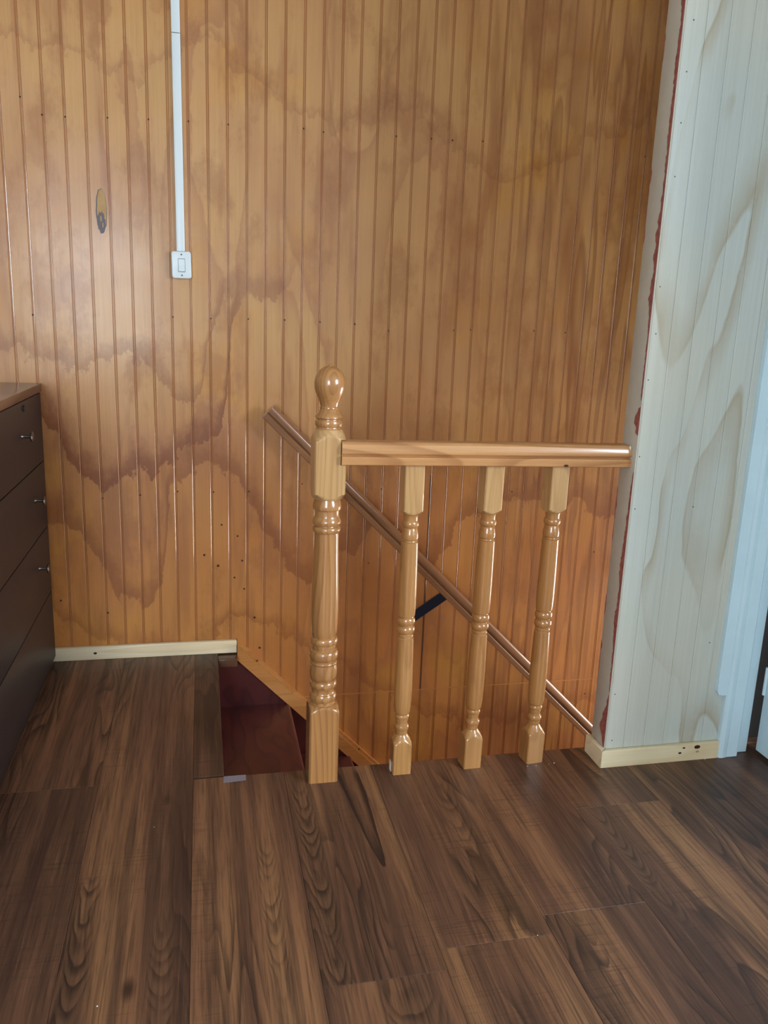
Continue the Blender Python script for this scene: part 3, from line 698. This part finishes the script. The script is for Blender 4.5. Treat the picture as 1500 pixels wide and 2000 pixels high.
# ------------------------------------------------------------------ light switch and trunking
sw = empty('light_switch', (-0.0550, WY, 1.2825), (0, math.radians(-1.0), 0))
tag(sw, 'white surface-mounted light switch at the foot of the white cable trunking', 'switch')
bm = bmesh.new(); add_box(bm, -0.0290, 0.0290, -0.026, -0.0005, -0.0395, 0.0395)
es = [e for e in bm.edges if abs(e.verts[0].co.y-e.verts[1].co.y) > 0.01]
bmesh.ops.bevel(bm, geom=es, offset=0.0075, segments=5, affect='EDGES', profile=0.5)
es = [e for e in bm.edges if e.verts[0].co.y < -0.025 and e.verts[1].co.y < -0.025 and len(e.link_faces) == 2 and any(abs(f.normal.y) < 0.5 for f in e.link_faces)]
bmesh.ops.bevel(bm, geom=es, offset=0.0022, segments=3, affect='EDGES', profile=0.5)
link('cover', bmesh_me('cover', bm, 40), M['plastic'], sw)
gb = box('rocker_gap', -0.0098, 0.0112, -0.0263, -0.0255, -0.0215, 0.0185, M['screw'], sw)
ro = bmesh.new()
pts = [(-0.0262, -0.0202), (-0.0290, -0.0190), (-0.0272, -0.001), (-0.0280, 0.0165), (-0.0262, 0.0175)]
n = len(pts); a_ = [ro.verts.new((-0.0088, y, z)) for y, z in pts]; c2 = [ro.verts.new((0.0102, y, z)) for y, z in pts]
for i in range(n): ro.faces.new((a_[i], a_[(i+1) % n], c2[(i+1) % n], c2[i]))
ro.faces.new(a_); ro.faces.new(c2)
link('rocker', bmesh_me('rocker', ro), M['plastic'], sw)
for zz in (0.030, -0.031):
    bm = bmesh.new(); bmesh.ops.create_cone(bm, cap_ends=True, segments=14, radius1=0.0026, radius2=0.0022, depth=0.0012, matrix=Matrix.Translation((0.0008, -0.0264, zz)) @ Matrix.Rotation(math.radians(90), 4, 'X'))
    link('screw', bmesh_me('screw', bm), M['screw'], sw)
tr = empty('cable_trunking', (-0.0565, WY, 1.3235), (0, math.radians(-0.25), 0))
tag(tr, 'white plastic cable trunking running up the panelled wall from the switch', 'trunking')
for z0, z1 in [(0.0, 0.6015), (0.6035, CEIL-1.3245)]:
    bm = bmesh.new(); add_box(bm, -0.0125, 0.0125, -0.013, -0.0005, z0, z1)
    es = [e for e in bm.edges if abs(e.verts[0].co.z-e.verts[1].co.z) > 0.1 and e.verts[0].co.y < -0.01]
    bmesh.ops.bevel(bm, geom=es, offset=0.002, segments=2, affect='EDGES', profile=0.5)
    link('channel', bmesh_me('channel', bm, 40), M['plastic'], tr)

# ------------------------------------------------------------------ dresser
dr = empty('dresser', (-0.4830, 2.678, 0), (0, 0, 0))
tag(dr, 'dark brown laminate chest of drawers with small metal knobs at the left edge', 'dresser')
D, L = 0.45, 1.25      # local: front face at x=0, extends to -x; back end at y=0 running to -y
box('carcass', -D, -0.018, -L, -0.002, 0.0005, 0.886, M['cab'], dr)
box('top', -D-0.005, 0.004, -L-0.01, 0.0005, 0.8895, 0.9145, M['cabtop'], dr, 0.0012)
zs = [0.887, 0.677, 0.467, 0.250, 0.02]
for i in range(4):
    z1, z0 = zs[i]-0.0015, zs[i+1]+0.0015
    f = box('drawer_front', -0.0175, 0.0, -L+0.002, -0.002, z0, z1, M['cab'], dr, 0.001)
    zk = (0.793, 0.586, 0.377, 0)[i]; ye = 0.30 if i == 0 else 0.18
    if i == 3: continue
    for yk in (-ye, -L+ye):
        bm = bmesh.new()
        prof_ = [(0.0, 0.0075), (0.003, 0.0055), (0.006, 0.0042), (0.022, 0.0042), (0.0225, 0.011), (0.0245, 0.0145), (0.027, 0.0145), (0.029, 0.012), (0.030, 0.006), (0.0302, 0.0005)]
        NN = 20; rings = []
        for xx, r in prof_:
            rings.append([bm.verts.new((xx, yk+r*math.cos(2*math.pi*k/NN), zk+r*math.sin(2*math.pi*k/NN))) for k in range(NN)])
        for a, b in zip(rings[:-1], rings[1:]):
            for k in range(NN): bm.faces.new((a[k], a[(k+1) % NN], b[(k+1) % NN], b[k]))
        bm.faces.new(rings[0]); bm.faces.new(rings[-1])
        link('knob', bmesh_me('knob', bm, 40), M['chrome'], f)
    if i == 0:
        bm = bmesh.new(); bmesh.ops.create_cone(bm, cap_ends=True, segments=18, radius1=0.009, radius2=0.008, depth=0.004, matrix=Matrix.Translation((0.0022, -0.260, 0.866)) @ Matrix.Rotation(math.radians(90), 4, 'Y'))
        link('lock', bmesh_me('lock', bm), M['dark'], f)

# ------------------------------------------------------------------ door: casing, jamb, leaf
door = struct(empty('door_1', (1.38, SY0, 0))); door['label'] = 'white painted doorway with an open door leaf'
def atd(o): o.location = (-1.38, -SY0, 0); return o
# outer casing strip ends raggedly above the floor
rag = [(1.3465, 2.10), (1.3465, 0.215), (1.3480, 0.200), (1.3520, 0.192), (1.3560, 0.1875), (1.3580, 0.1905), (1.3600, 0.1865), (1.3625, 0.189), (1.3640, 0.1860), (1.3680, 0.1880), (1.3755, 0.1875), (1.3755, 2.10)]
atd(prism('outer_casing', rag, 'y', SY0-0.014, SY0-0.0006, M['white'], door))
cas = [(1.3760, SY0-0.0006), (1.3760, SY0-0.012), (1.3790, SY0-0.0165), (1.388, SY0-0.0185), (1.398, SY0-0.0165), (1.402, SY0-0.0150), (1.434, SY0-0.0150), (1.4375, SY0-0.0120), (1.4375, SY0-0.0006)]
atd(prism('casing', cas, 'z', 0.001, 2.10, M['white'], door))
atd(box('jamb', 1.4380, 1.4780, SY0+0.004, SY1, 0.001, 2.04, M['white'], door, 0.001))
atd(box('gap_shade_sheet', 1.4785, 2.2380, SY1-0.003, SY1-0.0005, 0.001, 2.03, M['dark'], door))  # added dark sheet standing in for the shade in the hinge gap
atd(box('jamb', 2.2385, 2.2785, SY0+0.004, SY1, 0.001, 2.04, M['white'], door, 0.001))
atd(box('casing', 2.2790, 2.35, SY0-0.016, SY0+0.007, 0.001, 2.10, M['white'], door, 0.001))
atd(box('head_casing', 1.376, 2.35, SY0-0.0165, SY0+0.007, 2.101, 2.17, M['white'], door, 0.001))
leaf = empty('door_leaf', (1.4975, SY0-0.006, 0)); leaf.parent = door; leaf.location = (1.4975-1.38, -0.008, 0)
bpy.data.objects.remove(leaf)
lf_ = bmesh.new()
# flush leaf with raised stiles around two sunk panels, hinged at the left jamb and swung into the room
y0, y1 = SY0-0.008-0.735, SY0-0.008
add_box(lf_, 1.504, 1.530, y0, y1, 0.012, 2.02)
for b in [(y0, y0+0.11, 0.012, 2.02), (y1-0.11, y1, 0.012, 2.02), (y0+0.11, y1-0.11, 0.012, 0.22), (y0+0.11, y1-0.11, 0.92, 1.06), (y0+0.11, y1-0.11, 1.90, 2.02)]:
    add_box(lf_, 1.499, 1.504, *b); add_box(lf_, 1.530, 1.535, *b)
lf = atd(link('door_leaf', bmesh_me('door_leaf', lf_), M['white'], door))
for zz in (0.22, 1.02, 1.80):
    bm = bmesh.new(); bmesh.ops.create_cone(bm, cap_ends=True, segments=12, radius1=0.0045, radius2=0.0045, depth=0.08, matrix=Matrix.Translation((1.4935, SY0-0.012, zz)))
    h_ = link('hinge', bmesh_me('hinge', bm), M['white'], lf)
bm = bmesh.new(); bmesh.ops.create_uvsphere(bm, u_segments=16, v_segments=10, radius=0.026, matrix=Matrix.Translation((1.455, y0+0.06, 1.0)))
bmesh.ops.create_cone(bm, cap_ends=True, segments=12, radius1=0.011, radius2=0.011, depth=0.05, matrix=Matrix.Translation((1.476, y0+0.06, 1.0)) @ Matrix.Rotation(math.radians(90), 4, 'Y'))
link('door_knob', bmesh_me('door_knob', bm, 40), M['chrome'], lf)

# ------------------------------------------------------------------ tape pieces and crumbs
tp = bmesh.new()
P_ = [(0.0400, 1.8580), (0.0955, 1.8620), (0.0965, 1.8865), (0.0415, 1.8870)]
vs = [(x, y, 0.0005) for x, y in P_]+[(0.0965, 1.8885, 0.0002), (0.0415, 1.8885, 0.0002), (0.0965, 1.8890, -0.020), (0.0415, 1.8890, -0.018)]
me = bpy.data.meshes.new('tape_piece'); me.from_pydata(vs, [], [(0, 1, 2, 3), (3, 2, 4, 5), (5, 4, 6, 7)])
bm = bmesh.new(); bm.from_mesh(me); bmesh.ops.recalc_face_normals(bm, faces=bm.faces); bmesh.ops.solidify(bm, geom=bm.faces[:], thickness=-0.0003); bm.to_mesh(me); bm.free()
tag(link('tape_piece', me, M['tape']), 'grey tape patch folded over the floor corner at the stair opening', 'tape')
t2 = box('tape_piece', 0.4655, 0.4666, 1.846, 1.862, 0.0003, 0.027, M['caulk'])
tag(t2, 'thin white tape scrap standing against the foot of the first baluster', 'tape')
cr_ = random.Random(5)
spots = [((1377, 1483), 0.0018), ((190, 1966), 0.0016), ((301, 1616), 0.0012), ((1050, 1827), 0.0012), ((1030, 1497), 0.0016), ((1047, 1496), 0.0012), ((1082, 1491), 0.0020), ((1072, 1493), 0.0013)]
for (px, py), r in spots:
    d = ray(px, py); t_ = -EYE/d.z; x_, y_ = d.x*t_, d.y*t_
    bm = bmesh.new(); bmesh.ops.create_icosphere(bm, subdivisions=1, radius=r)
    for v in bm.verts: v.co *= cr_.uniform(0.8, 1.2); v.co.z *= 0.6
    o = link('paint_crumb', bmesh_me('paint_crumb', bm), M['caulk']); o.location = (x_, y_, r*0.6)
    lab = {1377: 'white paint crumb on the floor in front of the door casing', 190: 'white paint crumb on the floor at the lower left of the photo', 301: 'tiny white crumb on the floor plank left of the tape patch', 1050: 'tiny white crumb at the plank end joint in the middle of the floor', 1030: 'white caulk crumb just left of the foot of the rightmost baluster', 1047: 'tiny white crumb right under the front face of the rightmost baluster', 1082: 'biggest white caulk crumb, farthest right of the rightmost baluster foot', 1072: 'tiny white crumb between the rightmost baluster foot and the biggest crumb'}[px]
    tag(o, lab, 'crumb', 'white crumbs on the floor')
